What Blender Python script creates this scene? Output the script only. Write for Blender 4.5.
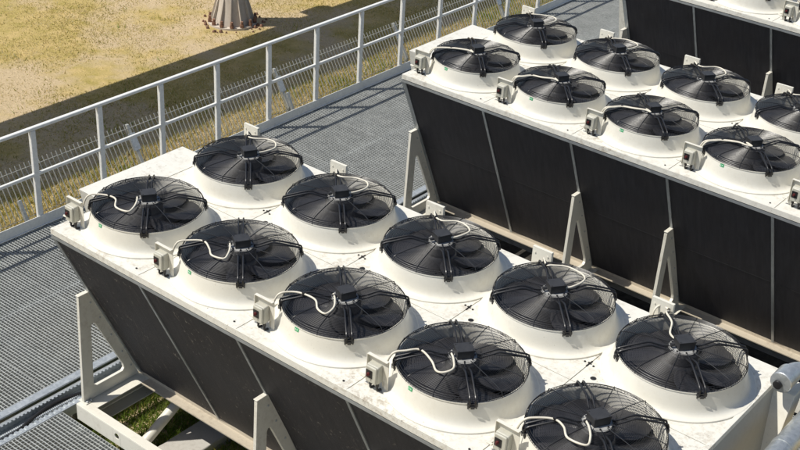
import bpy, math, random
import numpy as np
from mathutils import Vector, Matrix

random.seed(7)
rng = np.random.default_rng(11)
for o in list(bpy.data.objects):
    bpy.data.objects.remove(o)
S = bpy.context.scene
COL = S.collection

# ------------------------------------------------------------------ camera
YAW, PITCH, ROLL = -0.65317, 0.51014, 0.05934
fw = Vector((math.sin(YAW) * math.cos(PITCH), math.cos(YAW) * math.cos(PITCH), -math.sin(PITCH)))
ri = Vector((math.cos(YAW), -math.sin(YAW), 0))
up = ri.cross(fw)
R_ = math.cos(ROLL) * ri + math.sin(ROLL) * up
U_ = -math.sin(ROLL) * ri + math.cos(ROLL) * up
cd = bpy.data.cameras.new('camera')
cam = bpy.data.objects.new('camera', cd)
COL.objects.link(cam)
cam.matrix_world = Matrix(((R_.x, U_.x, -fw.x, 7.2067), (R_.y, U_.y, -fw.y, -5.0385),
                           (R_.z, U_.z, -fw.z, 4.6900), (0, 0, 0, 1)))
cd.sensor_width = 36.0
cd.lens = 36.0 * 1270.94 / 800.0
cd.clip_start = 0.1
cd.clip_end = 2000.0
S.camera = cam

# ------------------------------------------------------------------ sky, sun, exposure
SUNV = Vector((0.3677, 0.4038, -0.8377)).normalized()       # direction the light travels
ELEV = math.asin(-SUNV.z)
AZ = math.atan2(-SUNV.x, -SUNV.y)
w = bpy.data.worlds.new('World')
S.world = w
w.use_nodes = True
nt = w.node_tree
nt.nodes.clear()
sky = nt.nodes.new('ShaderNodeTexSky')
sky.sky_type = 'NISHITA'
sky.sun_disc = False
sky.sun_elevation = ELEV
sky.sun_rotation = AZ % (2 * math.pi)
sky.dust_density = 1.2
sky.ozone_density = 0.8
bg = nt.nodes.new('ShaderNodeBackground')
bg.inputs['Strength'].default_value = 0.095
wo = nt.nodes.new('ShaderNodeOutputWorld')
nt.links.new(sky.outputs[0], bg.inputs['Color'])
nt.links.new(bg.outputs[0], wo.inputs['Surface'])
sl = bpy.data.lights.new('sun', 'SUN')
sl.energy = 4.9
sl.angle = math.radians(0.5)
sl.color = (1.0, 0.955, 0.87)
so = bpy.data.objects.new('sun', sl)
COL.objects.link(so)
so.rotation_euler = SUNV.to_track_quat('-Z', 'Y').to_euler()
so.location = (-20, -20, 40)
S.view_settings.view_transform = 'Standard'
S.view_settings.look = 'None'
S.view_settings.gamma = 1.0
S.view_settings.use_curve_mapping = False
S.view_settings.exposure = 0.02
S.render.engine = 'CYCLES'


# ------------------------------------------------------------------ materials
class NT:
    def __init__(self, name):
        self.m = bpy.data.materials.new(name)
        self.m.use_nodes = True
        self.t = self.m.node_tree
        self.b = self.t.nodes['Principled BSDF']

    def n(self, typ, **kw):
        x = self.t.nodes.new(typ)
        for k, v in kw.items():
            if k in x.inputs:
                x.inputs[k].default_value = v
            else:
                setattr(x, k, v)
        return x

    def l(self, a, b):
        self.t.links.new(a, b)

    def coord(self, scale=(1, 1, 1), world=False):
        tc = self.n('ShaderNodeTexCoord')
        mp = self.n('ShaderNodeMapping')
        mp.inputs['Scale'].default_value = scale
        if world:
            g = self.n('ShaderNodeNewGeometry')
            self.l(g.outputs['Position'], mp.inputs['Vector'])
        else:
            self.l(tc.outputs['Object'], mp.inputs['Vector'])
        return mp.outputs[0]

    def noise(self, vec, scale, detail=4.0, rough=0.55):
        x = self.n('ShaderNodeTexNoise')
        x.inputs['Scale'].default_value = scale
        x.inputs['Detail'].default_value = detail
        x.inputs['Roughness'].default_value = rough
        self.l(vec, x.inputs['Vector'])
        return x.outputs['Fac']

    def ramp(self, fac, p0, p1, c0=(0, 0, 0, 1), c1=(1, 1, 1, 1)):
        r = self.n('ShaderNodeValToRGB')
        e = r.color_ramp.elements
        e[0].position, e[0].color = p0, c0
        e[1].position, e[1].color = p1, c1
        self.l(fac, r.inputs[0])
        return r.outputs[0]

    def mix(self, fac, a, b):
        x = self.n('ShaderNodeMix', data_type='RGBA')
        if isinstance(fac, float):
            x.inputs[0].default_value = fac
        else:
            self.l(fac, x.inputs[0])
        for i, c in ((6, a), (7, b)):
            if isinstance(c, tuple):
                x.inputs[i].default_value = c if len(c) == 4 else (*c, 1)
            else:
                self.l(c, x.inputs[i])
        return x.outputs[2]

    def math(self, op, a, b):
        x = self.n('ShaderNodeMath', operation=op)
        for i, v in ((0, a), (1, b)):
            if isinstance(v, (int, float)):
                x.inputs[i].default_value = v
            else:
                self.l(v, x.inputs[i])
        return x.outputs[0]

    def bump(self, h, strength=0.2, dist=0.01):
        x = self.n('ShaderNodeBump')
        x.inputs['Strength'].default_value = strength
        x.inputs['Distance'].default_value = dist
        self.l(h, x.inputs['Height'])
        self.l(x.outputs[0], self.b.inputs['Normal'])

    def set(self, col=None, rough=None, metal=None, spec=None):
        for k, v in (('Base Color', col), ('Roughness', rough), ('Metallic', metal), ('Specular IOR Level', spec)):
            if v is None:
                continue
            if isinstance(v, tuple):
                self.b.inputs[k].default_value = v if len(v) == 4 else (*v, 1)
            elif isinstance(v, (int, float)):
                self.b.inputs[k].default_value = v
            else:
                self.l(v, self.b.inputs[k])
        return self


def plain(name, col, rough=0.5, metal=0.0, var=0.12, scale=9.0, spec=None):
    m = NT(name)
    v = m.coord(world=True)
    f = m.noise(v, scale, 5)
    d = tuple(c * (1 - var * 1.6) for c in col)
    u = tuple(min(1, c * (1 + var)) for c in col)
    m.set(m.mix(m.ramp(f, 0.3, 0.7), d, u), rough, metal, spec)
    m.set(rough=m.math('ADD', m.math('MULTIPLY', m.noise(v, scale * 3, 3), 0.2), rough - 0.1))
    return m.m


def paint(name, base, dirt, amount=0.5, rough=0.42):
    """powder-coated sheet: faint mottling, settled dust, small grime specks and runs"""
    m = NT(name)
    v = m.coord(world=True)
    big = m.ramp(m.noise(v, 1.7, 5, 0.6), 0.38, 0.70)
    fine = m.ramp(m.noise(v, 22, 6, 0.7), 0.47, 0.74)
    d1 = m.math('MULTIPLY', m.math('MULTIPLY', big, fine), amount)
    c = m.mix(m.ramp(m.noise(v, 5, 3), 0.3, 0.7), tuple(b * 0.95 for b in base), base)
    c = m.mix(d1, c, dirt)
    sp = m.ramp(m.noise(v, 60, 3, 0.6), 0.66, 0.72)
    gate = m.ramp(m.noise(v, 3.1, 3, 0.6), 0.5, 0.66)
    c = m.mix(m.math('MULTIPLY', m.math('MULTIPLY', sp, gate), amount * 1.1), c, tuple(x * 0.4 for x in dirt))
    m.set(c, m.math('ADD', m.math('MULTIPLY', d1, 0.4), rough))
    m.bump(m.noise(v, 3.0, 2), 0.06, 0.02)
    return m.m


def coil_mat(name, specks):
    m = NT(name)
    v = m.coord(world=True)
    fins = m.n('ShaderNodeTexWave', wave_type='BANDS', bands_direction='X')
    fins.inputs['Scale'].default_value = 120.0
    fins.inputs['Distortion'].default_value = 0.6
    m.l(v, fins.inputs['Vector'])
    st = m.coord((9, 1.1, 1.1), world=True)
    streak = m.ramp(m.noise(st, 3.0, 6, 0.65), 0.35, 0.75)
    blot = m.ramp(m.noise(v, 2.3, 6, 0.6), 0.35, 0.75)
    c = m.mix(streak, (0.036, 0.0355, 0.042), (0.064, 0.062, 0.071))
    c = m.mix(m.math('MULTIPLY', blot, 0.6), c, (0.050, 0.043, 0.044))
    c = m.mix(m.math('MULTIPLY', fins.outputs['Fac'], 0.35), c, (0.006, 0.006, 0.007))
    if specks:
        a = m.coord((1, 0.6, 0.6), world=True)
        s1 = m.ramp(m.noise(a, 30, 4, 0.7), 0.61, 0.68)
        g1 = m.ramp(m.noise(v, 2.3, 3, 0.6), 0.50, 0.64)
        c = m.mix(m.math('MULTIPLY', m.math('MULTIPLY', s1, g1), specks), c, (0.55, 0.50, 0.44))
        b = m.coord((3.2, 0.55, 0.55), world=True)
        s2 = m.ramp(m.noise(b, 8, 5, 0.7), 0.60, 0.66)
        g2 = m.ramp(m.noise(v, 1.2, 2), 0.5, 0.62)
        c = m.mix(m.math('MULTIPLY', m.math('MULTIPLY', s2, g2), specks * 0.5), c, (0.30, 0.255, 0.22))
    m.set(c, 0.62, 0.0, 0.25)
    m.bump(fins.outputs['Fac'], 0.25, 0.003)
    return m.m


def galv(name, lo=(0.36, 0.39, 0.41), hi=(0.60, 0.63, 0.64), rough=0.42, metal=0.55):
    m = NT(name)
    v = m.coord(world=True)
    vo = m.n('ShaderNodeTexVoronoi')
    vo.inputs['Scale'].default_value = 42.0
    m.l(v, vo.inputs['Vector'])
    sp = m.n('ShaderNodeSeparateColor')
    m.l(vo.outputs['Color'], sp.inputs[0])
    f = m.math('ADD', m.math('MULTIPLY', sp.outputs[0], 0.35), m.math('MULTIPLY', m.noise(v, 6, 5, 0.65), 0.75))
    m.set(m.mix(m.ramp(f, 0.25, 0.85), lo, hi), m.math('ADD', m.math('MULTIPLY', m.noise(v, 30, 3), 0.2), rough - 0.1), metal)
    return m.m


def ground_mat():
    m = NT('ground')
    v = m.coord(world=True)
    big = m.noise(v, 0.55, 5, 0.6)
    mid = m.noise(v, 3.2, 6, 0.65)
    fine = m.noise(v, 34, 6, 0.75)
    st = m.coord((1, 3.5, 1), world=True)
    straw = m.noise(st, 14, 6, 0.75)
    g = m.mix(m.ramp(mid, 0.35, 0.65), (0.42, 0.34, 0.105), (0.64, 0.485, 0.22))
    s = m.mix(m.ramp(fine, 0.3, 0.7), (0.52, 0.40, 0.245), (0.72, 0.58, 0.39))
    c = m.mix(m.ramp(big, 0.45, 0.56), g, s)
    c = m.mix(m.ramp(straw, 0.42, 0.72), m.mix(0.30, c, (0.22, 0.16, 0.07)), c)
    m.set(c, 0.95, 0.0, 0.1)
    m.bump(m.math('ADD', m.math('MULTIPLY', mid, 0.6), m.math('MULTIPLY', fine, 0.4)), 0.9, 0.06)
    return m.m


def blade_mat(name, a, b):
    m = NT(name)
    v = m.coord(world=True)
    f = m.ramp(m.noise(v, 1.3, 4, 0.6), 0.35, 0.65)
    g = m.noise(v, 45, 2)
    c = m.mix(f, a, b)
    c = m.mix(m.ramp(g, 0.35, 0.7), m.mix(0.4, c, tuple(x * 0.62 for x in a)), c)
    m.set(c, 0.75, 0.0, 0.2)
    tr = m.n('ShaderNodeBsdfTranslucent')
    m.l(c, tr.inputs['Color'])
    mx = m.n('ShaderNodeMixShader')
    mx.inputs[0].default_value = 0.45
    m.l(m.b.outputs[0], mx.inputs[1])
    m.l(tr.outputs[0], mx.inputs[2])
    m.l(mx.outputs[0], m.t.nodes['Material Output'].inputs['Surface'])
    return m.m


M = {
    'deck': paint('cream_sheet', (0.705, 0.69, 0.625), (0.24, 0.18, 0.11), 1.0),
    'cowl': paint('cream_cowl', (0.70, 0.68, 0.605), (0.42, 0.35, 0.25), 0.35, 0.40),
    'frame': paint('cream_frame', (0.70, 0.675, 0.59), (0.30, 0.23, 0.16), 0.55),
    'endplate': paint('grey_end_sheet', (0.36, 0.355, 0.32), (0.22, 0.20, 0.16), 0.5),  # even grey-beige, darker than the cream parts
    'trim': plain('aluminium_trim', (0.34, 0.36, 0.37), 0.4, 0.5, 0.12, 12),
    'seal': plain('dark_gap_seal', (0.03, 0.03, 0.032), 0.7),
    'coil_dirty': coil_mat('black_fin_coil_dirty', 0.75),
    'coil': coil_mat('black_fin_coil', 0.04),
    'inner': plain('dark_plenum', (0.022, 0.022, 0.024), 0.8),
    'wire': plain('black_wire', (0.014, 0.014, 0.016), 0.38, 0.0, 0.1, 20),
    'blade': plain('fan_blade', (0.040, 0.039, 0.042), 0.30, 0.0, 0.25, 7),
    'motor': plain('motor_plastic', (0.032, 0.032, 0.034), 0.5, 0.0, 0.15, 20),
    'alu': plain('motor_aluminium', (0.33, 0.33, 0.32), 0.55, 0.1, 0.2, 25),
    'cable': plain('pale_conduit', (0.66, 0.615, 0.51), 0.5, 0.0, 0.08, 20),
    'box': plain('switch_grey', (0.46, 0.45, 0.385), 0.5, 0.0, 0.08, 15),
    'black': plain('black_plastic', (0.015, 0.014, 0.015), 0.45),
    'red': plain('red_knob', (0.12, 0.024, 0.025), 0.4),
    'green': plain('green_sticker', (0.01, 0.36, 0.12), 0.5),
    'white': plain('white_print', (0.8, 0.82, 0.8), 0.5),
    'hole': plain('hole_dark', (0.01, 0.01, 0.01), 0.9),
    'galv': galv('galvanised_steel'),
    'grate': galv('galvanised_grating', (0.32, 0.33, 0.32), (0.53, 0.545, 0.525), 0.55, 0.25),
    'rail': galv('railing_steel', (0.68, 0.685, 0.66), (0.82, 0.82, 0.79), 0.5, 0.1),
    'mesh': galv('fence_wire', (0.34, 0.35, 0.33), (0.50, 0.50, 0.46), 0.5, 0.25),
    'pipe': galv('pipe_cladding', (0.40, 0.43, 0.44), (0.64, 0.66, 0.66), 0.34, 0.7),
    'pillar': paint('pillar_paint', (0.55, 0.49, 0.42), (0.26, 0.19, 0.13), 0.7, 0.6),
    'rust': plain('rusty_bolt', (0.24, 0.13, 0.085), 0.85, 0.0, 0.35, 25),
    'concrete': paint('concrete', (0.46, 0.44, 0.40), (0.20, 0.17, 0.13), 0.9, 0.85),
    'sill': paint('dusty_sill', (0.50, 0.44, 0.345), (0.20, 0.15, 0.10), 0.9),
    'rubber': plain('black_cable', (0.012, 0.012, 0.013), 0.4),
    'shade_sheet': plain('painted_shade', (0.045, 0.040, 0.034), 0.95, 0.0, 0.4, 14),  # near-black, so the gaps between grating bars read as shade
    'ground': ground_mat(),
    'g_dry': blade_mat('blade_dry', (0.56, 0.45, 0.16), (0.70, 0.57, 0.29)),
    'g_olive': blade_mat('blade_olive', (0.32, 0.31, 0.07), (0.46, 0.39, 0.11)),
    'g_straw': blade_mat('blade_straw', (0.66, 0.56, 0.30), (0.76, 0.69, 0.47)),
    'g_green': blade_mat('blade_green', (0.19, 0.29, 0.04), (0.30, 0.37, 0.09)),
}


# ------------------------------------------------------------------ mesh helpers
class MB:
    def __init__(s):
        s.v, s.f, s.mi, s.cur = [], [], [], 0

    def mat(s, i):
        s.cur = i
        return s

    def add(s, vs, fs):
        o = len(s.v)
        s.v += [tuple(x) for x in vs]
        s.f += [tuple(i + o for i in f) for f in fs]
        s.mi += [s.cur] * len(fs)

    def hexa(s, p):      # 8 points: bottom ring 0-3, top ring 4-7
        s.add(p, [(3, 2, 1, 0), (4, 5, 6, 7), (0, 1, 5, 4), (1, 2, 6, 5), (2, 3, 7, 6), (3, 0, 4, 7)])

    def box(s, x0, x1, y0, y1, z0, z1):
        s.hexa([(x0, y0, z0), (x1, y0, z0), (x1, y1, z0), (x0, y1, z0),
                (x0, y0, z1), (x1, y0, z1), (x1, y1, z1), (x0, y1, z1)])

    def obox(s, c, sx, sy, sz, rz=0.0):
        ca, sa = math.cos(rz), math.sin(rz)
        P = []
        for z in (-sz / 2, sz / 2):
            for x, y in ((-1, -1), (1, -1), (1, 1), (-1, 1)):
                X, Y = x * sx / 2, y * sy / 2
                P.append((c[0] + X * ca - Y * sa, c[1] + X * sa + Y * ca, c[2] + z))
        s.hexa(P)

    def bar(s, a, b, wd, ht, upv=(0, 0, 1)):
        a, b = Vector(a), Vector(b)
        d = (b - a).normalized()
        u = Vector(upv)
        sd = d.cross(u)
        if sd.length < 1e-5:
            sd = d.cross(Vector((1, 0, 0)))
        sd.normalize()
        u = sd.cross(d)
        P = []
        for q in (a, b):
            for i, j in ((-1, -1), (1, -1), (1, 1), (-1, 1)):
                P.append(q + sd * (i * wd / 2) + u * (j * ht / 2))
        s.hexa(P)

    def tube(s, pts, r, n=8, closed=False, cap=True):
        P = [Vector(p) for p in pts]
        N = len(P)
        rr = r if isinstance(r, (list, tuple)) else [r] * N
        ring = []
        prev = None
        for i in range(N):
            if closed:
                t = (P[(i + 1) % N] - P[i - 1]).normalized()
            else:
                t = (P[min(i + 1, N - 1)] - P[max(i - 1, 0)]).normalized()
            if prev is None:
                a = t.cross(Vector((0, 0, 1)))
                if a.length < 1e-3:
                    a = t.cross(Vector((1, 0, 0)))
                a.normalize()
            else:
                a = (prev - t * prev.dot(t)).normalized()
            prev = a
            b = t.cross(a)
            ring.append([P[i] + (a * math.cos(2 * math.pi * k / n) + b * math.sin(2 * math.pi * k / n)) * rr[i] for k in range(n)])
        vs = [q for rg in ring for q in rg]
        fs = []
        for i in range(N if closed else N - 1):
            j = (i + 1) % N
            for k in range(n):
                l = (k + 1) % n
                fs.append((i * n + l, i * n + k, j * n + k, j * n + l))
        if cap and not closed:
            fs.append(tuple(range(n)))
            fs.append(tuple((N - 1) * n + k for k in reversed(range(n))))
        s.add(vs, fs)

    def cyl(s, a, b, r, n=16):
        s.tube([a, b], r, n)

    def ring(s, c, R, r, n=64, m=4):
        s.tube([(c[0] + R * math.cos(2 * math.pi * k / n), c[1] + R * math.sin(2 * math.pi * k / n), c[2]) for k in range(n)], r, m, closed=True)

    def lathe(s, prof, n=64, c=(0, 0, 0)):
        vs, fs = [], []
        for r, z in prof:
            for k in range(n):
                t = 2 * math.pi * k / n
                vs.append((c[0] + r * math.cos(t), c[1] + r * math.sin(t), c[2] + z))
        for i in range(len(prof) - 1):
            for k in range(n):
                l = (k + 1) % n
                fs.append((i * n + k, i * n + l, (i + 1) * n + l, (i + 1) * n + k))
        s.add(vs, fs)

    def prism(s, poly, fn):
        """poly: 2-D points; fn(u,v,side) -> xyz for side 0/1"""
        n = len(poly)
        vs = [fn(u, v, 0) for u, v in poly] + [fn(u, v, 1) for u, v in poly]
        fs = [tuple(range(n)), tuple(range(2 * n - 1, n - 1, -1))]
        fs += [(i, i + n, (i + 1) % n + n, (i + 1) % n) for i in range(n)]
        s.add(vs, fs)

    def holed(s, outer, hole, c, fn, n=48):
        """star-shaped plate with one hole, thickness by fn"""
        def hit(poly, ang):
            d = (math.cos(ang), math.sin(ang))
            best = None
            for i in range(len(poly)):
                a, b = poly[i], poly[(i + 1) % len(poly)]
                ex, ey = b[0] - a[0], b[1] - a[1]
                den = d[0] * ey - d[1] * ex
                if abs(den) < 1e-12:
                    continue
                t = ((a[0] - c[0]) * ey - (a[1] - c[1]) * ex) / den
                q = ((a[0] - c[0]) * d[1] - (a[1] - c[1]) * d[0]) / den
                if t > 0 and -1e-6 <= q <= 1 + 1e-6 and (best is None or t > best):
                    best = t
            return (c[0] + d[0] * best, c[1] + d[1] * best)
        A = [2 * math.pi * k / n + 0.001 for k in range(n)]
        A += [math.atan2(p[1] - c[1], p[0] - c[0]) % (2 * math.pi) for p in outer]
        if len(hole) < 24:
            A += [math.atan2(p[1] - c[1], p[0] - c[0]) % (2 * math.pi) for p in hole]
        A = sorted(A)
        A = [a for i, a in enumerate(A) if i == 0 or a - A[i - 1] > 1e-4]
        n = len(A)
        O = [hit(outer, a) for a in A]
        H = [hit(hole, a) for a in A]
        vs = [fn(*p, 0) for p in O] + [fn(*p, 0) for p in H] + [fn(*p, 1) for p in O] + [fn(*p, 1) for p in H]
        fs = []
        for i in range(n):
            j = (i + 1) % n
            fs += [(i, j, n + j, n + i), (2 * n + j, 2 * n + i, 3 * n + i, 3 * n + j),
                   (j, i, 2 * n + i, 2 * n + j), (n + i, n + j, 3 * n + j, 3 * n + i)]
        s.add(vs, fs)

    def mesh(s, name, mats, smooth=35):
        me = bpy.data.meshes.new(name)
        me.from_pydata(s.v, [], s.f)
        for m in (mats if isinstance(mats, (list, tuple)) else [mats]):
            me.materials.append(m)
        me.polygons.foreach_set('material_index', s.mi)
        if smooth:
            me.polygons.foreach_set('use_smooth', [True] * len(me.polygons))
            me.set_sharp_from_angle(angle=math.radians(smooth))
        me.update()
        import bmesh
        bm = bmesh.new()
        bm.from_mesh(me)
        bmesh.ops.recalc_face_normals(bm, faces=bm.faces)
        bm.to_mesh(me)
        bm.free()
        return me


def place(name, me, parent=None, loc=(0, 0, 0), rz=0.0, bevel=0.0):
    o = bpy.data.objects.new(name, me)
    COL.objects.link(o)
    o.location = loc
    o.rotation_euler = (0, 0, rz)
    if parent:
        o.parent = parent
    if bevel:
        b = o.modifiers.new('bevel', 'BEVEL')
        b.width = bevel
        b.segments = 2
        b.limit_method = 'ANGLE'
        b.angle_limit = math.radians(50)
    return o


def tag(o, label=None, cat=None, group=None, kind=None):
    for k, v in (('label', label), ('category', cat), ('group', group), ('kind', kind)):
        if v:
            o[k] = v
    return o


def thing(name, loc=(0, 0, 0), label=None, cat=None, group=None, kind=None):
    o = bpy.data.objects.new(name, None)
    COL.objects.link(o)
    o.location = loc
    o.empty_display_size = 0.2
    return tag(o, label, cat, group, kind)


def one(name, mb, mats, **kw):
    return place(name, mb.mesh(name, mats), **kw)


def spline(pts, n=8):
    P = [Vector(p) for p in pts]
    out = []
    for i in range(len(P) - 1):
        p0, p1, p2, p3 = P[max(i - 1, 0)], P[i], P[i + 1], P[min(i + 2, len(P) - 1)]
        for k in range(n):
            t = k / n
            out.append(0.5 * ((2 * p1) + (p2 - p0) * t + (2 * p0 - 5 * p1 + 4 * p2 - p3) * t * t + (3 * p1 - p0 - 3 * p2 + p3) * t ** 3))
    out.append(P[-1])
    return out


# ------------------------------------------------------------------ levels
ZD = -0.204          # fan deck
ZG = -2.12           # grating walkway
ZT = -3.2            # terrain
W2 = 2.166           # deck width
YF, YB = 0.5455, 1.6205
CR = W2 / 2

# ------------------------------------------------------------------ ground
g = MB()
g.add([(-300, -300, ZT), (300, -300, ZT), (300, 300, ZT), (-300, 300, ZT)], [(0, 1, 2, 3)])
tag(one('ground', g, M['ground']), kind='structure')
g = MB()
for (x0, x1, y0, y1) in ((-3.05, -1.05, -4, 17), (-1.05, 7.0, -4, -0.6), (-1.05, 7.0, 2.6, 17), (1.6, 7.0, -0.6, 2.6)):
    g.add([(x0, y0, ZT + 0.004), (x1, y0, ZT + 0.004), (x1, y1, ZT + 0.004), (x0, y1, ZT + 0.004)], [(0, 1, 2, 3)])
tag(one('shade_sheet', g, M['shade_sheet']), kind='structure')  # dark sheet under the gratings, its colour standing in for shade
ZM = -2.52
g = MB()
g.hexa([(-0.95, -0.5, ZT + 0.01), (2.8, -0.5, ZT + 0.01), (2.8, 2.9, ZT + 0.01), (-0.95, 2.9, ZT + 0.01), (-0.45, 0.0, ZM), (2.3, 0.0, ZM), (2.3, 2.4, ZM), (-0.45, 2.4, ZM)])
tag(one('terrain', g, M['ground']), kind='structure')

# ------------------------------------------------------------------ grating walkway (structure)
walk = thing('walkway', (0, 0, ZG), kind='structure')
XR = -2.95
PAN = {}


def grating(x0, x1, y0, y1):
    """one grating panel: load bars along y, cross rods along x, flat binding bars round it"""
    key = (round(x1 - x0, 3), round(y1 - y0, 3))
    if key not in PAN:
        L, Wd = key
        b = MB()
        H = 0.036
        ny = max(1, round(Wd / 0.0345))
        for k in range(1, ny):
            y = Wd * k / ny
            b.box(0.004, L - 0.004, y - 0.0034, y + 0.0034, -0.007, 0.0012)
        nx = max(1, round(L / 0.0345))
        for k in range(1, nx):
            x = L * k / nx
            b.box(x - 0.0017, x + 0.0017, 0.004, Wd - 0.004, -H, 0)
        for y in (0, Wd - 0.004):
            b.box(0.004, L - 0.004, y, y + 0.004, -H, 0.001)
        for x in (0, L - 0.004):
            b.box(x, x + 0.004, 0, Wd, -H, 0.001)
        PAN[key] = b.mesh('grating_panel', M['grate'], smooth=0)
    o = place('grating_panel', PAN[key], walk, (x0, y0, random.uniform(-0.002, 0.002)))
    return o


y = -2.8
while y < 15.5:
    grating(XR + 0.012, -1.752, y + 0.003, y + 0.997)
    grating(-1.748, -0.585, y + 0.003, y + 0.997)
    y += 1.0
# panels in front of the nearest cooler and between the coolers
for (ya, yb) in ((-1.93, -0.93), (-0.92, 0.085), (2.19, 3.25), (3.26, 4.40), (6.55, 7.6), (7.61, 8.72), (10.9, 11.9), (11.91, 12.9)):
    xs = -0.20
    while xs < 6.6:
        grating(xs, xs + 1.095, ya, yb)
        xs += 1.1
for (xa, ya, yb) in ((5.32, 0.095, 1.1), (5.32, 1.11, 2.18), (5.32, 4.41, 5.4), (5.32, 5.41, 6.54)):
    grating(xa, xa + 1.28, ya, yb)

b = MB()      # steel carrying the grating
yy0, yy1 = -3.0, 16.0
b.box(-0.578, -0.500, yy0, yy1, -0.012, 0.004)      # bright top flange beside the cable gap
b.box(-0.578, -0.570, yy0, yy1, -0.20, -0.013)
b.box(-0.578, -0.50, yy0, yy1, -0.212, -0.2005)
place('edge_beam', b.mesh('edge_beam', M['galv']), walk)
b = MB()
b.box(-0.225, -0.206, yy0, yy1, -0.09, 0.006)
b.box(-0.285, -0.226, yy0, yy1, -0.030, -0.022)
for k in range(int((yy1 - yy0) / 0.05)):
    b.box(-0.280, -0.240, yy0 + k * 0.05, yy0 + k * 0.05 + 0.024, -0.0215, -0.006)
place('edge_beam', b.mesh('edge_beam', M['galv']), walk)
b = MB()
b.box(-0.480, -0.305, yy0, yy1, -0.122, -0.116)     # cable tray bottom with its returns
b.box(-0.486, -0.4805, yy0, yy1, -0.122, -0.030)
b.box(-0.480, -0.455, yy0, yy1, -0.036, -0.0305)
for k in range(int((yy1 - yy0) / 0.04)):
    b.box(-0.454, -0.440, yy0 + k * 0.04, yy0 + k * 0.04 + 0.020, -0.0365, -0.030)
b.box(-0.311, -0.305, yy0, yy1, -0.1155, -0.100)
place('cable_tray', b.mesh('cable_tray', M['galv']), walk)
b = MB()
for x in (XR + 0.06, -1.75):
    b.box(x - 0.05, x + 0.05, yy0, yy1, -0.22, -0.034)
for k in range(7):
    y = -2.6 + k * 3.0
    b.box(XR + 0.12, -1.81, y, y + 0.09, -0.20, -0.04)
    b.box(-1.69, -0.61, y, y + 0.09, -0.20, -0.04)
    for x in (XR + 0.06, -1.75, -0.56):
        b.box(x - 0.05, x + 0.05, y - 0.005, y + 0.095, ZT - ZG, -0.221)
place('steel_frame', b.mesh('steel_frame', M['galv']), walk)
b = MB()
for (y0, y1) in ((-1.95, 0.09), (2.19, 4.41), (6.54, 8.73), (10.88, 12.95)):
    for y in (y0 + 0.03, (y0 + y1) / 2, y1 - 0.03):
        b.box(-0.19, 6.6, y - 0.025, y + 0.025, -0.18, -0.034)
    for x in (0.4, 3.0, 5.8):
        b.box(x - 0.05, x + 0.05, (y0 + y1) / 2 - 0.05, (y0 + y1) / 2 + 0.05, ZT - ZG, -0.181)
place('steel_frame', b.mesh('steel_frame', M['galv']), walk)

# ------------------------------------------------------------------ handrail along the walkway
rail = thing('railing', (XR, 0, ZG), 'pale steel handrail with square posts along the outer edge of the grating', 'railing')
b = MB()
b.box(-0.024, 0.024, -3.2, 16.2, 1.105, 1.142)
place('top_rail', b.mesh('top_rail', M['rail']), rail, bevel=0.010)
b = MB()
b.box(-0.012, 0.020, -3.2, 16.2, 0.585, 0.622)
place('mid_rail', b.mesh('mid_rail', M['rail']), rail, bevel=0.008)
b = MB()
b.box(0.026, 0.034, -3.2, 16.2, 0.008, 0.125)
b.box(0.0345, 0.052, -3.2, 16.2, 0.008, 0.014)
place('toe_board', b.mesh('toe_board', M['rail']), rail, bevel=0.002)
b = MB()
b.box(-0.022, 0.022, -0.032, 0.032, -0.10, 1.104)
pm = b.mesh('post', M['rail'])
b = MB()
b.box(-0.05, -0.0225, -0.06, 0.06, -0.12, 0.02)
b.cyl((-0.052, -0.03, -0.04), (-0.062, -0.03, -0.04), 0.012, 6)
b.cyl((-0.052, 0.03, -0.04), (-0.062, 0.03, -0.04), 0.012, 6)
fm = b.mesh('post_bracket', M['galv'])
for k in range(-5, 17):
    p = place('post', pm, rail, (0, 1.945 + 0.866 * k, 0), bevel=0.008)
    place('post_bracket', fm, p)

# ------------------------------------------------------------------ mesh fence on the grass
XF = -3.45
fence = thing('mesh_fence', (XF, 0, ZT), 'pale welded wire fence with upright bars on the grass beyond the railing', 'fence')
PITCH_F = 0.0615
PL = 2.46
b = MB()
nb = int(round(PL / PITCH_F))
ZK, ZTOP, XT = 0.93, 1.40, -0.275        # kink height, top height, outward lean of the top
for k in range(nb):
    y = (k + 0.5) * PITCH_F
    q = 0.0022
    b.hexa([(-q, y - q, 0.05), (q, y - q, 0.05), (q, y + q, 0.05), (-q, y + q, 0.05), (-q, y - q, ZK), (q, y - q, ZK), (q, y + q, ZK), (-q, y + q, ZK)])
    q = 0.0040
    b.hexa([(-q, y - q, ZK), (q, y - q, ZK), (q, y + q, ZK), (-q, y + q, ZK), (XT - q, y - q, ZTOP), (XT + q, y - q, ZTOP), (XT + q, y + q, ZTOP), (XT - q, y + q, ZTOP)])
for z, x in ((0.16, 0), (0.55, 0), (0.90, 0), (ZTOP - 0.045, XT * 0.90)):
    b.box(x + 0.0052, x + 0.0105, 0.0, PL, z - 0.003, z + 0.003)
panel = b.mesh('fence_panel', M['mesh'], smooth=0)
b = MB()
b.box(-0.02, 0.02, -0.02, 0.02, 0.0, ZK)
b.hexa([(-0.02, -0.02, ZK), (0.02, -0.02, ZK), (0.02, 0.02, ZK), (-0.02, 0.02, ZK), (XT - 0.015, -0.02, ZTOP - 0.01), (XT + 0.015, -0.02, ZTOP - 0.01), (XT + 0.015, 0.02, ZTOP - 0.01), (XT - 0.015, 0.02, ZTOP - 0.01)])
fpost = b.mesh('post', M['mesh'])
b = MB()
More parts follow.
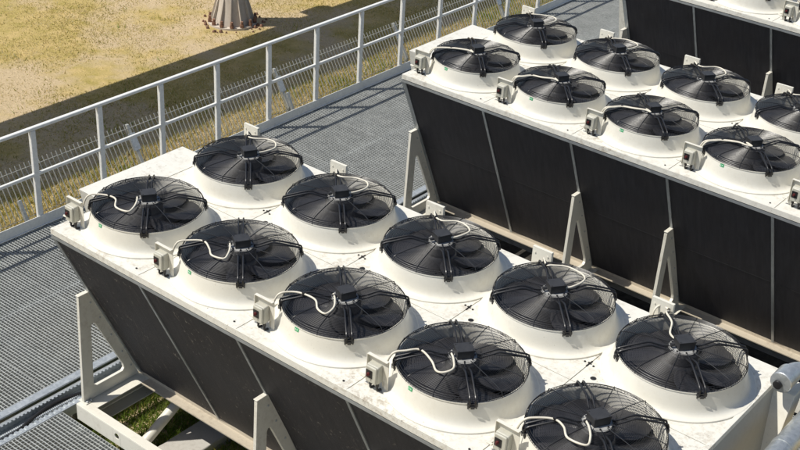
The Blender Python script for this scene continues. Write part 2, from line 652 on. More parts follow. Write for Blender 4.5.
b.hexa([(XT * 0.40 + 0.012, -0.05, 1.12), (XT * 0.40 + 0.018, -0.05, 1.12), (XT * 0.40 + 0.018, 0.05, 1.12), (XT * 0.40 + 0.012, 0.05, 1.12), (XT * 0.78 + 0.012, -0.05, 1.30), (XT * 0.78 + 0.018, -0.05, 1.30), (XT * 0.78 + 0.018, 0.05, 1.30), (XT * 0.78 + 0.012, 0.05, 1.30)])
fplate = b.mesh('joint_plate', M['galv'])
b = MB()
b.bar((0.03, 0, 1.16), (0.46, 0.09, 0.03), 0.045, 0.03)
b.box(0.44, 0.58, -0.03, 0.12, 0.001, 0.012)
fbrace = b.mesh('brace', M['galv'])
y = 3.80 - 3 * 2.5
k = 0
while y < 17:
    place('fence_panel', panel, fence, (0.0, y + 0.021, 0))
    p = place('post', fpost, fence, (0, y, 0))
    place('joint_plate', fplate, p)
    y += 2.5
for yb in (-2.2, 2.02, 6.24, 10.4, 14.6):
    place('brace', fbrace, fence, (0, yb, 0))

# ------------------------------------------------------------------ round pillar that carries the overhead pipe bridge
PX, PY = -8.02, 9.72
tower = thing('pipe_bridge', (PX, PY, ZT), 'round beige steel pillar with finned flared foot on dry grass, carrying a pipe bridge', 'pipe bridge')
b = MB()
b.lathe([(0.34, 0.036), (0.32, 0.12), (0.285, 0.26), (0.255, 0.42), (0.235, 0.60), (0.225, 0.80), (0.22, 1.1), (0.22, 3.55)], 48)
place('shaft', b.mesh('shaft', M['pillar']), tower)
b = MB()
b.lathe([(0.0, 0.0), (0.43, 0.0), (0.43, 0.035), (0.30, 0.035)], 48)
place('base_flange', b.mesh('base_flange', M['pillar']), tower)
for k in range(12):
    b = MB()
    b.prism([(0.21, 0.56), (0.24, 0.56), (0.375, 0.12), (0.375, 0.036), (0.29, 0.036)], lambda u, v, s: (u, (-0.011, 0.011)[s], v))
    f = place('fin', b.mesh('fin', M['pillar']), tower, rz=2 * math.pi * (k + 0.35) / 12)
b = MB()
b.cyl((0, 0, 0.036), (0, 0, 0.090), 0.036, 6)
b.cyl((0, 0, 0.0905), (0, 0, 0.145), 0.024, 8)
bolt = b.mesh('anchor_bolt', M['rust'])
for k in range(14):
    a = 2 * math.pi * (k + 0.2) / 14
    place('anchor_bolt', bolt, tower, (0.398 * math.cos(a), 0.398 * math.sin(a), 0))
b = MB()
for k in range(40):
    a = rng.uniform(0, 2 * math.pi)
    r = rng.uniform(0.45, 0.60)
    s_ = rng.uniform(0.012, 0.035)
    b.tube([(r * math.cos(a), r * math.sin(a), 0.0), (r * math.cos(a), r * math.sin(a), s_), (r * math.cos(a) + 0.01, r * math.sin(a), s_ * 1.4)], [s_, s_ * 0.8, s_ * 0.3], 6)
tag(one('gravel', b, M['rust'], loc=(PX, PY, ZT)), 'loose reddish stones lying round the foot of the pillar', 'stones', kind='stuff')
b = MB()
GZ = 3.8
for k in range(int(46 / 0.05)):
    b.box(-0.92, 1.10, -16 + k * 0.05, -16 + k * 0.05 + 0.041, GZ - 0.02, GZ)  # unseen deck, slatted to let some sun through and lighten its shadow
for x in (-0.75, 0.93):
    b.box(x - 0.06, x + 0.06, -16, 30, GZ - 0.45, GZ - 0.221)
place('bridge_deck', b.mesh('bridge_deck', M['galv']), tower)
for x, r in ((-0.6, 0.06), (0.5, 0.08)):
    b = MB()
    b.cyl((x, -16, GZ + r + 0.03), (x, 30, GZ + r + 0.03), r, 20)
    place('pipe', b.mesh('pipe', M['pipe']), tower)
b = MB()
b.box(-0.9, 1.08, -0.25, 0.25, GZ - 0.75, GZ - 0.451)
place('crosshead', b.mesh('crosshead', M['pillar']), tower)
for yo in (-13.0, 16.0):
    b = MB()
    b.lathe([(0.34, 0.0), (0.25, 0.5), (0.22, 3.05)], 32)
    b.box(-0.9, 1.08, -0.25, 0.25, GZ - 0.75, GZ - 0.451)
    place('shaft', b.mesh('shaft', M['pillar']), tower, (0, yo, 0))

# ------------------------------------------------------------------ dry coolers
CACHE = {}


def cached(key, fn):
    if key not in CACHE:
        CACHE[key] = fn()
    return CACHE[key]


RC = 0.424      # cowl mouth radius


def m_panel():
    b = MB()
    th = 0.03
    e = 0.0035
    h = CR
    outer = [(e, e), (1 - e, e), (1 - e, h - e), (e, h - e)]
    cx, cy = 0.5, YF
    hole = [(cx + 0.44 * math.cos(2 * math.pi * k / 64), cy + 0.44 * math.sin(2 * math.pi * k / 64)) for k in range(64)]
    b.holed(outer, hole, (cx, cy), lambda u, v, s: (u, v, (0, -th)[s]), 64)
    return b.mesh('deck_panel', M['deck'], 30)


def m_cowl():
    b = MB()
    prof = [(0.430, 0.0), (0.514, 0.0), (0.516, 0.002), (0.516, 0.010), (0.513, 0.012), (0.504, 0.0122), (0.488, 0.0140), (0.475, 0.020), (0.464, 0.031), (0.456, 0.046), (0.450, 0.065), (0.445, 0.090),
            (0.439, 0.122), (0.433, 0.150), (0.429, 0.165), (0.433, 0.170), (0.432, 0.176), (0.424, 0.177),
            (0.418, 0.172), (0.414, 0.150), (0.410, 0.08), (0.408, 0.0), (0.410, -0.10)]
    b.lathe(prof, 96)
    return b.mesh('fan', M['cowl'], 40)


def dome(r):
    t = max(0.0, min(1.0, (r - 0.10) / 0.32))
    return 0.212 + 0.022 * (1 - t ** 2.5)


def m_guard():
    b = MB()
    r = 0.095
    while r < 0.405:
        b.ring((0, 0, dome(r)), r, 0.00165, 56, 4)
        r += 0.0108
    for R, z in ((0.415, 0.209), (0.424, 0.199), (0.428, 0.187), (0.430, 0.178)):
        b.ring((0, 0, z), R, 0.0021, 64, 4)
    for k in range(12):
        a = 2 * math.pi * (k + 0.5) / 12
        pts = [(q * math.cos(a), q * math.sin(a), dome(q) + 0.004) for q in (0.085, 0.16, 0.24, 0.32, 0.39)]
        pts += [(0.42 * math.cos(a), 0.42 * math.sin(a), 0.211), (0.432 * math.cos(a), 0.432 * math.sin(a), 0.176)]
        b.tube(pts, 0.0028, 5)
    for k in range(120):
        a = 2 * math.pi * k / 120
        b.tube([(0.414 * math.cos(a), 0.414 * math.sin(a), 0.210), (0.431 * math.cos(a), 0.431 * math.sin(a), 0.176)], 0.0015, 3, cap=False)
    return b.mesh('guard', M['wire'], 60)


def m_arm():
    b = MB()
    for o in (-0.018, 0.018):
        pts = [(0.441, o, 0.150), (0.441, o, 0.192), (0.435, o, 0.208), (0.415, o, 0.218), (0.30, o, 0.246), (0.240, o, 0.258), (0.212, o, 0.255), (0.115, o, 0.220), (0.05, o, 0.216)]
        b.tube(pts, 0.0068, 8)
    b.box(0.429, 0.446, -0.032, 0.032, 0.156, 0.178)
    b.box(0.4485, 0.454, -0.012, 0.012, 0.145, 0.165)
    for o in (-0.026, 0.026):
        b.cyl((0.436, o, 0.156), (0.436, o, 0.138), 0.005, 6)
    return b.mesh('support_arm', M['wire'], 40)


def m_motor():
    b = MB()
    b.mat(0).lathe([(0.0, 0.150), (0.110, 0.150), (0.112, 0.205), (0.104, 0.215), (0.0, 0.216)], 32)
    b.mat(1).lathe([(0.094, 0.2165), (0.094, 0.226), (0.084, 0.229), (0.0, 0.229)], 32)
    for k in range(8):
        a = 2 * math.pi * k / 8
        b.mat(2).cyl((0.078 * math.cos(a), 0.078 * math.sin(a), 0.2295), (0.078 * math.cos(a), 0.078 * math.sin(a), 0.236), 0.006, 6)
    return b.mesh('motor', [M['motor'], M['alu'], M['wire']], 40)


def m_tbox():
    b = MB()
    b.obox((0.004, 0.004, 0.255), 0.112, 0.094, 0.046, math.radians(45))
    b.obox((0.004, 0.004, 0.286), 0.118, 0.100, 0.0105, math.radians(45))
    for x, y in ((-0.048, -0.039), (0.048, -0.039), (0.048, 0.039), (-0.048, 0.039)):
        c, s = math.cos(math.pi / 4), math.sin(math.pi / 4)
        X, Y = 0.004 + x * c - y * s, 0.004 + x * s + y * c
        b.cyl((X, Y, 0.2915), (X, Y, 0.2945), 0.005, 6)
    b.cyl((-0.045, -0.045, 0.255), (-0.064, -0.064, 0.255), 0.013, 8)
    return b.mesh('terminal_box', M['motor'], 35)


def m_blades():
    b = MB()
    nbl = 7
    nr, nc = 9, 7
    b.lathe([(0.0, 0.135), (0.115, 0.135), (0.128, 0.12), (0.128, 0.02), (0.0, 0.02)], 32)
    for k in range(nbl):
        a0 = 2 * math.pi * k / nbl
        vs, fs = [], []
        for i in range(nr):
            t = i / (nr - 1)
            r = 0.120 + (0.398 - 0.120) * t
            ch = math.radians(51 + 7 * math.sin(math.pi * t)) * (1 - 0.04 * t)
            sweep = 0.42 * t ** 1.6
            for j in range(nc):
                q = j / (nc - 1)
                edge = 0.03 * math.sin(9 * math.pi * t) * (q > 0.99)
                a = a0 + sweep + (q - 0.5) * ch + edge
                z = 0.096 + (0.5 - q) * (0.054 - 0.020 * t) + 0.018 * math.sin(math.pi * q) - 0.02 * t
                vs.append((r * math.cos(a), r * math.sin(a), z))
        for i in range(nr - 1):
            for j in range(nc - 1):
                fs.append((i * nc + j, i * nc + j + 1, (i + 1) * nc + j + 1, (i + 1) * nc + j))
        # closed sheet, 6 mm thick
        n0 = len(vs)
        vs2 = [(x, y, z - 0.006) for x, y, z in vs]
        fs2 = [tuple(n0 + q for q in reversed(f)) for f in fs]
        rim = [i * nc for i in range(nr)] + [(nr - 1) * nc + j for j in range(1, nc)] + [i * nc + nc - 1 for i in range(nr - 2, -1, -1)] + list(range(nc - 2, 0, -1))
        fs3 = [(rim[i], rim[(i + 1) % len(rim)], n0 + rim[(i + 1) % len(rim)], n0 + rim[i]) for i in range(len(rim))]
        b.add(vs + vs2, fs + fs2 + fs3)
    return b.mesh('blades', M['blade'], 45)


def m_cable(front, var, rnd, odd=False):
    j = lambda s=0.020: rnd.uniform(-s, s)
    b = MB()
    if front:
        base = [(-0.33, -0.385, 0.02), (-0.345, -0.37, 0.10), (-0.345, -0.345, 0.175), (-0.315, -0.318, 0.258), (-0.265, -0.262 + j(0.01), 0.268), (-0.195 + j(), -0.200 + j(), 0.268)]
        if var == 0:
            base += [(-0.10 + j(), -0.225 + j(), 0.262), (-0.02 + j(), -0.275 + j(), 0.258), (0.065 + j(), -0.268 + j(), 0.258), (0.068, -0.195, 0.262), (0.01, -0.115, 0.262), (-0.05, -0.062, 0.257)]
        else:
            base += [(-0.11 + j(), -0.150 + j(), 0.270), (-0.03, -0.125 + j(), 0.268), (0.02, -0.105, 0.262), (-0.04, -0.06, 0.257)]
    elif odd:
        base = [(-0.40, 0.34, 0.02), (-0.40, 0.355, 0.16), (-0.37, 0.40, 0.20), (-0.30, 0.37, 0.20), (-0.262, 0.250, 0.258), (-0.174, 0.162, 0.262), (-0.115, 0.03, 0.264), (-0.04, -0.01, 0.262)]
    else:
        base = [(-0.31, 0.40, 0.02), (-0.315, 0.36, 0.16), (-0.275, 0.275, 0.255), (-0.205, 0.205, 0.258), (-0.150 + j(), 0.21 + j(), 0.262), (-0.065 + j(), 0.268 + j(), 0.260), (0.05 + j(), 0.272 + j(), 0.258), (0.108, 0.19 + j(), 0.260), (0.085, 0.06, 0.262), (0.04, 0.035, 0.262)]
    b.tube(spline(base, 7), 0.0072, 8)
    if var == 2:
        b.tube([p + Vector((0.022, -0.012, 0.004)) for p in spline(base, 7)], 0.0075, 8)
    b.mat(1)
    p = Vector(base[5 if front else 3])
    b.box(p.x - 0.008, p.x + 0.008, p.y - 0.008, p.y + 0.008, p.z - 0.016, p.z + 0.014)
    return b.mesh('cable', [M['cable'], M['black']], 60)


def m_bracket():
    b = MB()
    b.box(0.050, 0.215, 0.150, 0.154, 0.075, 0.238)      # plate
    b.box(0.050, 0.080, 0.150, 0.154, 0.001, 0.0745)
    b.box(0.185, 0.215, 0.150, 0.154, 0.001, 0.0745)
    b.box(0.050, 0.054, 0.128, 0.1495, 0.03, 0.2375)      # folded side
    b.box(0.050, 0.215, 0.130, 0.154, 0.2382, 0.242)     # folded top
    b.box(0.055, 0.215, 0.1545, 0.205, 0.001, 0.005)     # foot
    for x in (0.08, 0.19):
        b.cyl((x, 0.18, 0.0055), (x, 0.18, 0.013), 0.009, 6)
        b.cyl((x, 0.1545, 0.20), (x, 0.160, 0.20), 0.007, 6)
    b.cyl((0.046, 0.125, 0.06), (0.005, 0.125, 0.06), 0.008, 6)
    return b.mesh('switch_bracket', M['frame'], 35)


def m_swbox():
    b = MB()
    b.box(0.078, 0.172, 0.098, 0.1495, 0.066, 0.196)
    b.box(0.081, 0.169, 0.082, 0.0975, 0.070, 0.192)
    return b.mesh('isolator_switch', M['box'], 35)


def m_swface():
    b = MB()
    b.box(0.088, 0.138, 0.0785, 0.0815, 0.108, 0.166)
    return b.mesh('switch_plate', M['black'], 35)


def m_knob():
    b = MB()
    b.cyl((0.112, 0.078, 0.138), (0.112, 0.068, 0.138), 0.0115, 16)
    b.box(0.109, 0.115, 0.061, 0.0675, 0.128, 0.148)
    return b.mesh('knob', M['red'], 35)


def m_gland():
    b = MB()
    b.cyl((0, 0.118, 0.0655), (0, 0.118, 0.040), 0.012, 8)
    b.tube(spline([(0, 0.118, 0.040), (0, 0.118, 0.010), (0.01, 0.145, 0.008)], 4), 0.008, 6)
    return b.mesh('cable_gland', M['black'], 35)


TX = lambda z: 0.012 + (0.772 - 0.012) * (ZD - 0.085 - z) / (ZD - 0.085 + 1.955)     # y of the sloping coil face at height z


def m_coil(mat):
    b = MB()
    zt, zb = ZD - 0.087, -1.953
    yt, yb = TX(zt), TX(zb)
    t = 0.12
    b.hexa([(0.012, yb, zb), (0.988, yb, zb), (0.988, yb + t, zb), (0.012, yb + t, zb),
            (0.012, yt, zt), (0.988, yt, zt), (0.988, yt + t, zt), (0.012, yt + t, zt)])
    return b.mesh('coil_panel', mat, 0)


def m_coil_seam():
    b = MB()
    z = -1.12
    y = TX(z) - 0.002
    y += 0.0008
    b.hexa([(0.013, y, z), (0.987, y, z), (0.987, y + 0.02, z), (0.013, y + 0.02, z),
            (0.013, y - 0.003, z + 0.006), (0.987, y - 0.003, z + 0.006), (0.987, y + 0.016, z + 0.006), (0.013, y + 0.016, z + 0.006)])
    return b.mesh('coil_seam', M['seal'], 0)


def m_divider(wd):
    b = MB()
    zt, zb = ZD - 0.087, -1.953
    yt, yb = TX(zt) - 0.010, TX(zb) - 0.010
    h = wd / 2
    b.hexa([(-h, yb, zb), (h, yb, zb), (h, yb + 0.10, zb), (-h, yb + 0.10, zb),
            (-h, yt, zt), (h, yt, zt), (h, yt + 0.10, zt), (-h, yt + 0.10, zt)])
    return b.mesh('coil_frame', M['trim'], 0)


def m_lip():
    b = MB()
    z = ZD
    b.mat(0).box(0.0, 5.0, -0.004, 0.020, z - 0.052, z - 0.003)
    b.mat(1).box(0.002, 4.998, 0.012, 0.060, z - 0.060, z - 0.0525)
    b.mat(2).box(0.0, 5.0, -0.002, 0.060, z - 0.086, z - 0.0605)
    return b.mesh('deck_edge', [M['deck'], M['seal'], M['trim']], 0)


def m_aframe():
    outer = [(0.188, -0.915), (0.318, -0.915), (TX(-1.90) - 0.018, -1.90), (TX(-1.953) - 0.018, -1.953), (0.155, -1.953)]
    hole = [(0.300, -1.225), (0.325, -1.225), (0.345, -1.26), (0.590, -1.78), (0.596, -1.82), (0.575, -1.842), (0.300, -1.842), (0.276, -1.828), (0.270, -1.80), (0.288, -1.25)]
    b = MB()
    b.holed(outer, hole, (0.38, -1.62), lambda u, v, s: ((-0.015, 0.015)[s], u, v), 40)
    b.box(-0.020, 0.020, 0.182, 0.326, -0.914, -0.907)
    b.box(-0.05, 0.05, 0.150, 0.205, -1.9525, -1.945)
    for t in (0.06, 0.26, 0.5, 0.74, 0.94):
        z = -0.96 + t * (-1.88 + 0.96)
        b.mat(1).cyl((0.0152, TX(z) - 0.045, z), (0.021, TX(z) - 0.045, z), 0.010, 6)
    for y in (0.185, 0.225):
        b.cyl((0.034, y - 0.01, -1.945), (0.034, y - 0.01, -1.933), 0.012, 6)
    b.mat(0)
    return b.mesh('support_frame', [M['frame'], M['galv']], 30)


def m_base():
    """base frame: long channels at the outside and under the coils, cross channels between them"""
    b = MB()
    for y0, y1, lipdir in ((0.108, 0.190, 1), (W2 - 0.190, W2 - 0.108, -1)):
        b.box(-0.03, 5.03, y0, y1, -1.962, -1.954)
        yf = y0 if lipdir > 0 else y1 - 0.008
        if lipdir > 0:
            # front web with round lifting holes (plates between the holes)
            xs = [-0.03, 0.435, 0.525, 2.435, 2.525, 4.435, 4.525, 5.03]
            for i in range(0, len(xs) - 1):
                if i % 2 == 0:
                    b.box(xs[i], xs[i + 1], yf, yf + 0.008, -2.112, -1.9622)
                else:
                    c = ((xs[i] + xs[i + 1]) / 2, -2.022)
                    o = [(xs[i], -2.112), (xs[i + 1], -2.112), (xs[i + 1], -1.9622), (xs[i], -1.9622)]
                    hh = [(c[0] + 0.026 * math.cos(2 * math.pi * k / 32), c[1] + 0.026 * math.sin(2 * math.pi * k / 32)) for k in range(32)]
                    b.holed(o, hh, c, lambda u, v, s, yf=yf: (u, yf + 0.008 * s, v), 32)
        else:
            b.box(-0.03, 5.03, yf, yf + 0.008, -2.112, -1.9622)
        b.box(-0.03, 5.03, y0 + 0.0085, y1 - 0.0085, -2.112, -2.104)
    return b.mesh('base_frame', M['frame'], 25)


def m_cross():
    b = MB()
    b.box(-0.03, 0.14, 0.1905, W2 - 0.1905, -1.963, -1.955)
    b.box(-0.03, -0.022, 0.1905, W2 - 0.1905, -2.16, -1.9635)
    b.box(-0.0215, 0.06, 0.1905, W2 - 0.1905, -2.075, -2.067)
    b.box(-0.0215, 0.10, 0.1905, W2 - 0.1905, -2.168, -2.1605)
    for y in (0.32, 0.52, 0.66):
        b.cyl((-0.0215, y, -2.015), (-0.010, y, -2.015), 0.014, 6)
    return b.mesh('cross_channel', M['frame'], 25)


def m_sill():
    b = MB()
    y = 0.668
    b.mat(0).box(0.0, 5.0, y, 0.790, -1.966, -1.956)
    b.box(0.0, 5.0, 0.757, 0.766, -1.9555, -1.925)
    b.mat(1).box(0.0, 5.0, 0.780, 0.790, -2.100, -1.9665)
    return b.mesh('coil_sill', [M['sill'], M['trim']], 25)


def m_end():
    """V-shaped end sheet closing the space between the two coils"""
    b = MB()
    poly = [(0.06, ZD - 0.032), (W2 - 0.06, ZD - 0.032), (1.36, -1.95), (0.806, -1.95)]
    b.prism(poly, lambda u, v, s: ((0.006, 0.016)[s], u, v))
    return b.mesh('end_sheet', M['endplate'], 0)


def m_header():
    """flush header cover that continues the deck past its end"""
    b = MB()
    p = [(0.545, ZD - 0.002), (1.665, ZD - 0.002), (1.32, -1.6), (0.88, -1.6)]
    b.prism(p, lambda u, v, s: ((-0.350, -0.009)[s], u, v))
    return b.mesh('header_cover', M['deck'], 0)


def m_sticker():
    b = MB()
    a0 = math.radians(-98)
    vs, fs = [], []
    n = 6
    for k in range(n + 1):
        a = a0 + 0.088 * (k / n - 0.5)
        for z in (0.140, 0.165):
            rr = 0.4372 if z < 0.15 else 0.4328
            vs.append((rr * math.cos(a), rr * math.sin(a), z))
    for k in range(n):
        fs.append((2 * k, 2 * k + 2, 2 * k + 3, 2 * k + 1))
    b.add(vs, fs)
    for i0, i1, za, zb in ((1, 2, 0.147, 0.158), (3, 5, 0.149, 0.152), (3, 5, 0.155, 0.158)):
        vs = []
        for k in (i0, i1):
            a = a0 + 0.088 * (k / n - 0.5)
            for z in (za, zb):
                rr = 0.4384 + (0.4340 - 0.4384) * (z - 0.14) / 0.025 
                vs.append((rr * math.cos(a), rr * math.sin(a), z))
        b.mat(1).add(vs, [(0, 2, 3, 1)])
    return b.mesh('sticker', [M['green'], M['white']], 0)


def m_screw():
    b = MB()
    b.cyl((0, 0, 0.0), (0, 0, 0.006), 0.0075, 8)
    return b.mesh('screw', M['black'], 35)


def m_grommet():
    b = MB()
    b.lathe([(0.0, 0.004), (0.015, 0.004), (0.021, 0.001), (0.021, 0.0)], 20)
    return b.mesh('grommet', M['black'], 35)


def m_latch():
    b = MB()
    b.box(-0.004, 0.004, -0.040, 0.036, 0.0012, 0.006)
    b.box(-0.012, 0.012, -0.006, 0.008, 0.0062, 0.0085)
    return b.mesh('latch', M['black'], 35)


def make_cooler(loc, label, dirty, wirevar, seed, nfans=5):
    rnd = random.Random(seed)
    r = thing('dry_cooler', loc, label, 'dry cooler', 'dry coolers standing side by side')
    coil = M['coil_dirty' if dirty else 'coil']
    for i in range(5):
        place('deck_panel', cached('panel', m_panel), r, (i, 0, ZD))
        place('deck_panel', cached('panel', m_panel), r, (i + 1, W2, ZD), math.pi)
        place('coil_panel', cached(('coil', dirty), lambda: m_coil(coil)), r, (i, 0, 0))
        place('coil_panel', cached(('coil', dirty), lambda: m_coil(coil)), r, (i + 1, W2, 0), math.pi)
        if not dirty:
            place('coil_seam', cached('seam', m_coil_seam), r, (i, 0, 0))
        for back in (0, 1):
            c = (i + 0.5, YB if back else YF, ZD)
            f = place('fan', cached('cowl', m_cowl), r, c)
            place('guard', cached('guard', m_guard), f, rz=rnd.uniform(-0.06, 0.06))
            place('blades', cached('blades', m_blades), f, rz=rnd.uniform(0, 6.28))
            place('motor', cached('motor', m_motor), f)
            place('terminal_box', cached('tbox', m_tbox), f, rz=rnd.uniform(0.12, 0.42))
            for k in range(4):
                place('support_arm', cached('arm', m_arm), f, rz=math.pi / 4 + k * math.pi / 2)
            odd = bool(back and dirty and i == 4)
            place('cable', m_cable(not back, wirevar if not back else min(wirevar, 1), rnd, odd), f)
            if not back:
                place('sticker', cached('sticker', m_sticker), f, rz=rnd.uniform(-0.06, 0.06))
            # isolator switch on its bracket
            if back:
                L, a = (i + 0.27, W2, ZD), math.pi
            else:
                L, a = (i, 0, ZD), 0.0
            k = place('switch_bracket', cached('brk', m_bracket), r, L, a)
            k.rotation_euler = (0, 0, a + rnd.uniform(-0.03, 0.03))
            s_ = place('isolator_switch', cached('swb', m_swbox), r, L, a, bevel=0.008)
            place('switch_plate', cached('swf', m_swface), s_)
            place('knob', cached('knob', m_knob), s_)
            for gx in (0.10, 0.155):
                place('cable_gland', cached('gland', m_gland), s_, (gx, 0, 0))
    for i in range(6):
        wd = 0.05 if i in (0, 5) else 0.026
        x = i + (0.02 if i == 0 else (-0.02 if i == 5 else 0))
        place('coil_frame', cached(('div', wd), lambda: m_divider(wd)), r, (x, 0, 0))
        place('coil_frame', cached(('div', wd), lambda: m_divider(wd)), r, (5 - x + 0.0, W2, 0), math.pi)
    for x in (0.0, 2.0, 3.0, 5.0):
        place('support_frame', cached('afr', m_aframe), r, (x, 0, 0), bevel=0.004)
        place('support_frame', cached('afr', m_aframe), r, (x, W2, 0), math.pi, bevel=0.004)
    for x, a in ((0, 0), (5, math.pi)):
        place('cross_channel', cached('crs', m_cross), r, (x, 0 if a == 0 else W2, 0), a)
    for x in (2.0, 3.0):
        b = MB()
        place('cross_channel', cached('crs', m_cross), r, (x - 0.055, 0, 0))
    place('base_frame', cached('base', m_base), r, bevel=0.002)
    place('coil_sill', cached('sill', m_sill), r)
    place('coil_sill', cached('sill', m_sill), r, (5, W2, 0), math.pi)
    place('deck_edge', cached('lip', m_lip), r)
    place('deck_edge', cached('lip', m_lip), r, (5, W2, 0), math.pi)
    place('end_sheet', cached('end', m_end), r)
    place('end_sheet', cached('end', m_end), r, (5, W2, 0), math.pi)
    place('header_cover', cached('hdr', m_header), r)
    for i in range(5):
        for x, y in ((0.49, 0.040), (0.93, 0.055)):
            place('screw', cached('scr', m_screw), r, (i + x + rnd.uniform(-0.01, 0.01), y, ZD))
    for i in range(1, 5):
        place('grommet', cached('grm', m_grommet), r, (i + 0.106, 1.20, ZD))
        for x, y in ((-0.036, 1.325), (0.034, 1.315), (-0.03, 0.84)):
            place('screw', cached('scr', m_screw), r, (i + x + rnd.uniform(-0.006, 0.006), y, ZD))
        for y in (1.335, 0.79):
            place('latch', cached('lat', m_latch), r, (i, y + rnd.uniform(-0.03, 0.03), ZD), rnd.uniform(-0.12, 0.12))
    return r


U1 = make_cooler((0, 0, 0), 'nearest cream dry cooler with all ten black fans in view and a dust-flecked black coil', True, 0, 3)
U2 = make_cooler((-0.0458, 4.3306, 0), 'middle dry cooler behind the nearest one, with clean black coil between three support frames', False, 2, 5)
U3 = make_cooler((-0.05, 8.66, 0), 'farthest dry cooler at the top right, mostly its black coil side showing', False, 2, 8)

# right-hand end of the nearest cooler: folded-out hood below the deck edge and the coil end post
b = MB()
b.hexa([(5.018, 0.10, -0.70), (5.10, 0.10, -0.70), (5.10, 2.03, -0.70), (5.018, 2.03, -0.70),
        (5.018, 0.02, ZD - 0.036), (5.022, 0.02, ZD - 0.036), (5.022, 2.03, ZD - 0.036), (5.018, 2.03, ZD - 0.036)])
place('end_hood', b.mesh('end_hood', M['endplate'], 0), U1)
b = MB()
b.box(4.99, 5.024, 0.0, 2.035, ZD - 0.034, ZD + 0.010)
place('end_flange', b.mesh('end_flange', M['deck'], 0), U1, bevel=0.003)
b = MB()
for (dy0, dy1) in ((-0.10, 0.06),):
    b.hexa([(5.03, TX(-1.95), -1.95), (5.09, TX(-1.95), -1.95), (5.09, TX(-1.95), -1.95), (5.03, TX(-1.95), -1.95)] * 1 + [(5.03, 0, 0)] * 4) if False else None
zt, zb = ZD - 0.04, -1.95
yt, yb = W2 - TX(zt) , W2 - TX(zb)
b.hexa([(5.0, yb - 0.17, zb), (5.17, yb - 0.17, zb), (5.17, yb, zb), (5.0, yb, zb),
        (5.0, yt - 0.17, zt), (5.17, yt - 0.17, zt), (5.17, yt, zt), (5.0, yt, zt)])
place('end_post', b.mesh('end_post', M['frame'], 0), U1, bevel=0.004)

# brace and foundation under the nearest cooler
b = MB()
b.cyl((0.36, 1.02, -2.09), (0.36, 0.30, -2.48), 0.047, 16)
place('base_brace', b.mesh('base_brace', M['frame']), U1)
b = MB()
b.box(0.44, 0.76, 0.02, 1.50, ZM - 0.3, -2.42)
tag(one('foundation', b, M['concrete'], bevel=0.012), 'grey concrete strip on the grass under the nearest dry cooler', 'foundation')

# ------------------------------------------------------------------ pipes at the right-hand end of the nearest cooler
p1 = thing('lower_pipe', (0, 0, 0), 'straight galvanised pipe running along the end of the nearest dry cooler, bottom right corner', 'pipe')
p2 = thing('upper_pipe', (0, 0, 0), 'galvanised pipe elbow with wide collar at the far right corner of the nearest deck', 'pipe')


def pipes():
    b = MB()
    b.cyl((5.30, -0.6, -0.35), (5.30, 3.6, -0.35), 0.076, 28)
    place('pipe_run', b.mesh('pipe_run', M['pipe']), p1)
    for y in (0.9, 1.55, 2.2):
        b = MB()
        b.cyl((5.30, y, -0.35), (5.30, y + 0.035, -0.35), 0.0805, 28)
        place('pipe_band', b.mesh('pipe_band', M['pipe']), p1)
    for y in (0.3, 3.0):
        b = MB()
        b.box(5.27, 5.33, y - 0.03, y + 0.03, ZG + 0.006, -0.428)
        b.box(5.21, 5.39, y - 0.06, y + 0.06, ZG + 0.002, ZG + 0.0055)
        place('pipe_stand', b.mesh('pipe_stand', M['galv']), p1)
    b = MB()
    b.tube(spline([(5.10, 1.90, -0.10), (5.10, 2.00, -0.10), (5.13, 2.08, -0.10), (5.23, 2.13, -0.11), (5.40, 2.14, -0.13), (5.9, 2.14, -0.18), (6.6, 2.14, -0.22)], 8), 0.060, 24)
    place('pipe_run', b.mesh('pipe_run', M['pipe']), p2)
    b = MB()
    b.cyl((5.10, 1.87, -0.10), (5.10, 2.01, -0.10), 0.074, 28)
    place('collar', b.mesh('collar', M['pipe']), p2, bevel=0.006)
    b = MB()
    b.cyl((5.085, 1.850, -0.118), (5.087, 1.869, -0.116), 0.030, 16)  # small black disc painted in for the dark gap at the collar end
    place('dark_gap_disc', b.mesh('dark_gap_disc', M['rubber']), p2)
    b = MB()
    b.box(6.2, 6.26, 2.11, 2.17, ZG + 0.006, -0.26)
    place('pipe_stand', b.mesh('pipe_stand', M['galv']), p2)


pipes()

# ------------------------------------------------------------------ cables lying in the gap beside the walkway
zc = ZG - 0.115
b = MB()
b.tube(spline([(-0.35, -3, zc + 0.022), (-0.34, -1.2, zc + 0.022), (-0.345, -0.4, zc + 0.022), (-0.41, 0.15, zc + 0.060), (-0.33, 0.7, zc + 0.022), (-0.34, 1.6, zc + 0.022), (-0.335, 4, zc + 0.022), (-0.335, 10, zc + 0.022), (-0.335, 15.9, zc + 0.022)], 12), 0.020, 10)
tag(one('black_cable', b, M['rubber']), 'thick black cable lying in the gap beside the walkway grating', 'cable')
b = MB()
pts, rad = [], []
for k in range(700):
    y = -1.0 + k * 0.006
    pts.append((-0.375 + 0.012 * math.sin(y * 1.7), y, zc + 0.036))
    rad.append(0.0165 + 0.0035 * math.sin(k * 2.1))
b.tube(pts, rad, 10)
tag(one('corrugated_conduit', b, M['pipe']), 'pale ribbed conduit running beside the black cable in the gap', 'conduit')

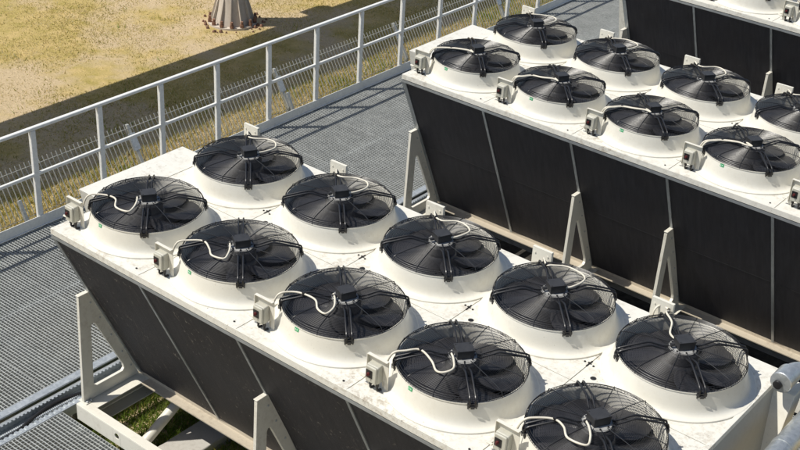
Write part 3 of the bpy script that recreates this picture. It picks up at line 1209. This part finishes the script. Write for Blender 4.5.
# ------------------------------------------------------------------ grass
def fbm(x, y, s, seed):
    r = np.random.default_rng(seed)
    out = np.zeros_like(x)
    a = 1.0
    for o in range(4):
        g = r.random((64, 64))
        u, v = x * s, y * s
        i, j = np.floor(u).astype(int), np.floor(v).astype(int)
        fu, fv = u - i, v - j
        fu, fv = fu * fu * (3 - 2 * fu), fv * fv * (3 - 2 * fv)
        q = (g[i % 64, j % 64] * (1 - fu) * (1 - fv) + g[(i + 1) % 64, j % 64] * fu * (1 - fv)
             + g[i % 64, (j + 1) % 64] * (1 - fu) * fv + g[(i + 1) % 64, (j + 1) % 64] * fu * fv)
        out += a * q
        a *= 0.5
        s *= 2.1
    return out / 1.875


def grass(name, label, x0, x1, y0, y1, dens, h, wd, mats, probs, bare=0.0, seed=1, lean=0.6, keep=None, z0=ZT):
    r = np.random.default_rng(seed)
    n = int((x1 - x0) * (y1 - y0) * dens)
    x = r.uniform(x0, x1, n)
    y = r.uniform(y0, y1, n)
    d = fbm(x + 50, y + 50, 0.9, seed + 5)
    ok = r.random(n) < np.clip((d - bare) * 5 + 0.3, 0.03, 1)
    if keep is not None:
        ok &= keep(x, y)
    x, y, d = x[ok], y[ok], d[ok]
    n = len(x)
    hh = h * r.uniform(0.45, 1.25, n) * (0.6 + 0.8 * fbm(x + 9, y + 70, 1.6, seed + 9))
    a = r.uniform(0, 2 * np.pi, n)
    w_ = wd * r.uniform(0.6, 1.3, n)
    la = r.uniform(0, 2 * np.pi, n)
    ll = hh * r.uniform(0.1, 1.0, n) * lean
    V = np.zeros((n, 3, 3))
    V[:, 0] = np.stack([x - w_ * np.cos(a), y - w_ * np.sin(a), np.full(n, z0 - 0.01)], 1)
    V[:, 1] = np.stack([x + w_ * np.cos(a), y + w_ * np.sin(a), np.full(n, z0 - 0.01)], 1)
    V[:, 2] = np.stack([x + ll * np.cos(la), y + ll * np.sin(la), z0 + hh], 1)
    me = bpy.data.meshes.new(name)
    me.vertices.add(n * 3)
    me.vertices.foreach_set('co', V.reshape(-1).astype(np.float32))
    me.loops.add(n * 3)
    me.loops.foreach_set('vertex_index', np.arange(n * 3, dtype=np.int32))
    me.polygons.add(n)
    me.polygons.foreach_set('loop_start', (np.arange(n) * 3).astype(np.int32))
    for m in mats:
        me.materials.append(M[m])
    k = fbm(x + 20, y + 20, 1.1, seed + 2)
    pr = np.cumsum(probs)
    u = np.clip(r.random(n) + (k - 0.5) * 0.9, 0, 0.999)
    me.polygons.foreach_set('material_index', np.searchsorted(pr, u).clip(0, len(mats) - 1).astype(np.int32))
    me.update()
    me.validate()
    o = place(name, me)
    tag(o, label, 'grass', kind='stuff')


grass('tall_grass', 'tall yellow-green weeds growing along the foot of the mesh fence', -5.3, -2.6, -1.5, 15, 2300, 0.085, 0.010,
      ['g_green', 'g_olive', 'g_dry', 'g_straw'], [0.10, 0.28, 0.26, 0.36], 0.2, 21, 1.0)
grass('lawn_grass', 'short dry lawn grass spread over the open ground round the pillar', -16, -5.2, 1.0, 19, 1150, 0.026, 0.010,
      ['g_olive', 'g_dry', 'g_straw'], [0.30, 0.38, 0.32], 0.36, 33, 1.9,
      keep=lambda x, y: (x - PX) ** 2 + (y - PY) ** 2 > 0.55 ** 2)
grass('green_grass', 'fresh green grass under the base frame of the nearest dry cooler', -0.45, 2.3, 0.0, 2.4, 5200, 0.06, 0.008,
      ['g_green', 'g_olive'], [0.8, 0.2], 0.1, 44, 1.2, z0=ZM)
grass('weed_clumps', 'scattered clumps of longer weeds in the dry lawn beyond the fence', -15, -5.4, 1.0, 18, 600, 0.065, 0.011,
      ['g_olive', 'g_green', 'g_dry', 'g_straw'], [0.40, 0.12, 0.26, 0.22], 0.62, 57, 1.3,
      keep=lambda x, y: ((x - PX) ** 2 + (y - PY) ** 2 > 0.7 ** 2) & (fbm(x + 5, y + 31, 2.3, 91) > 0.50))
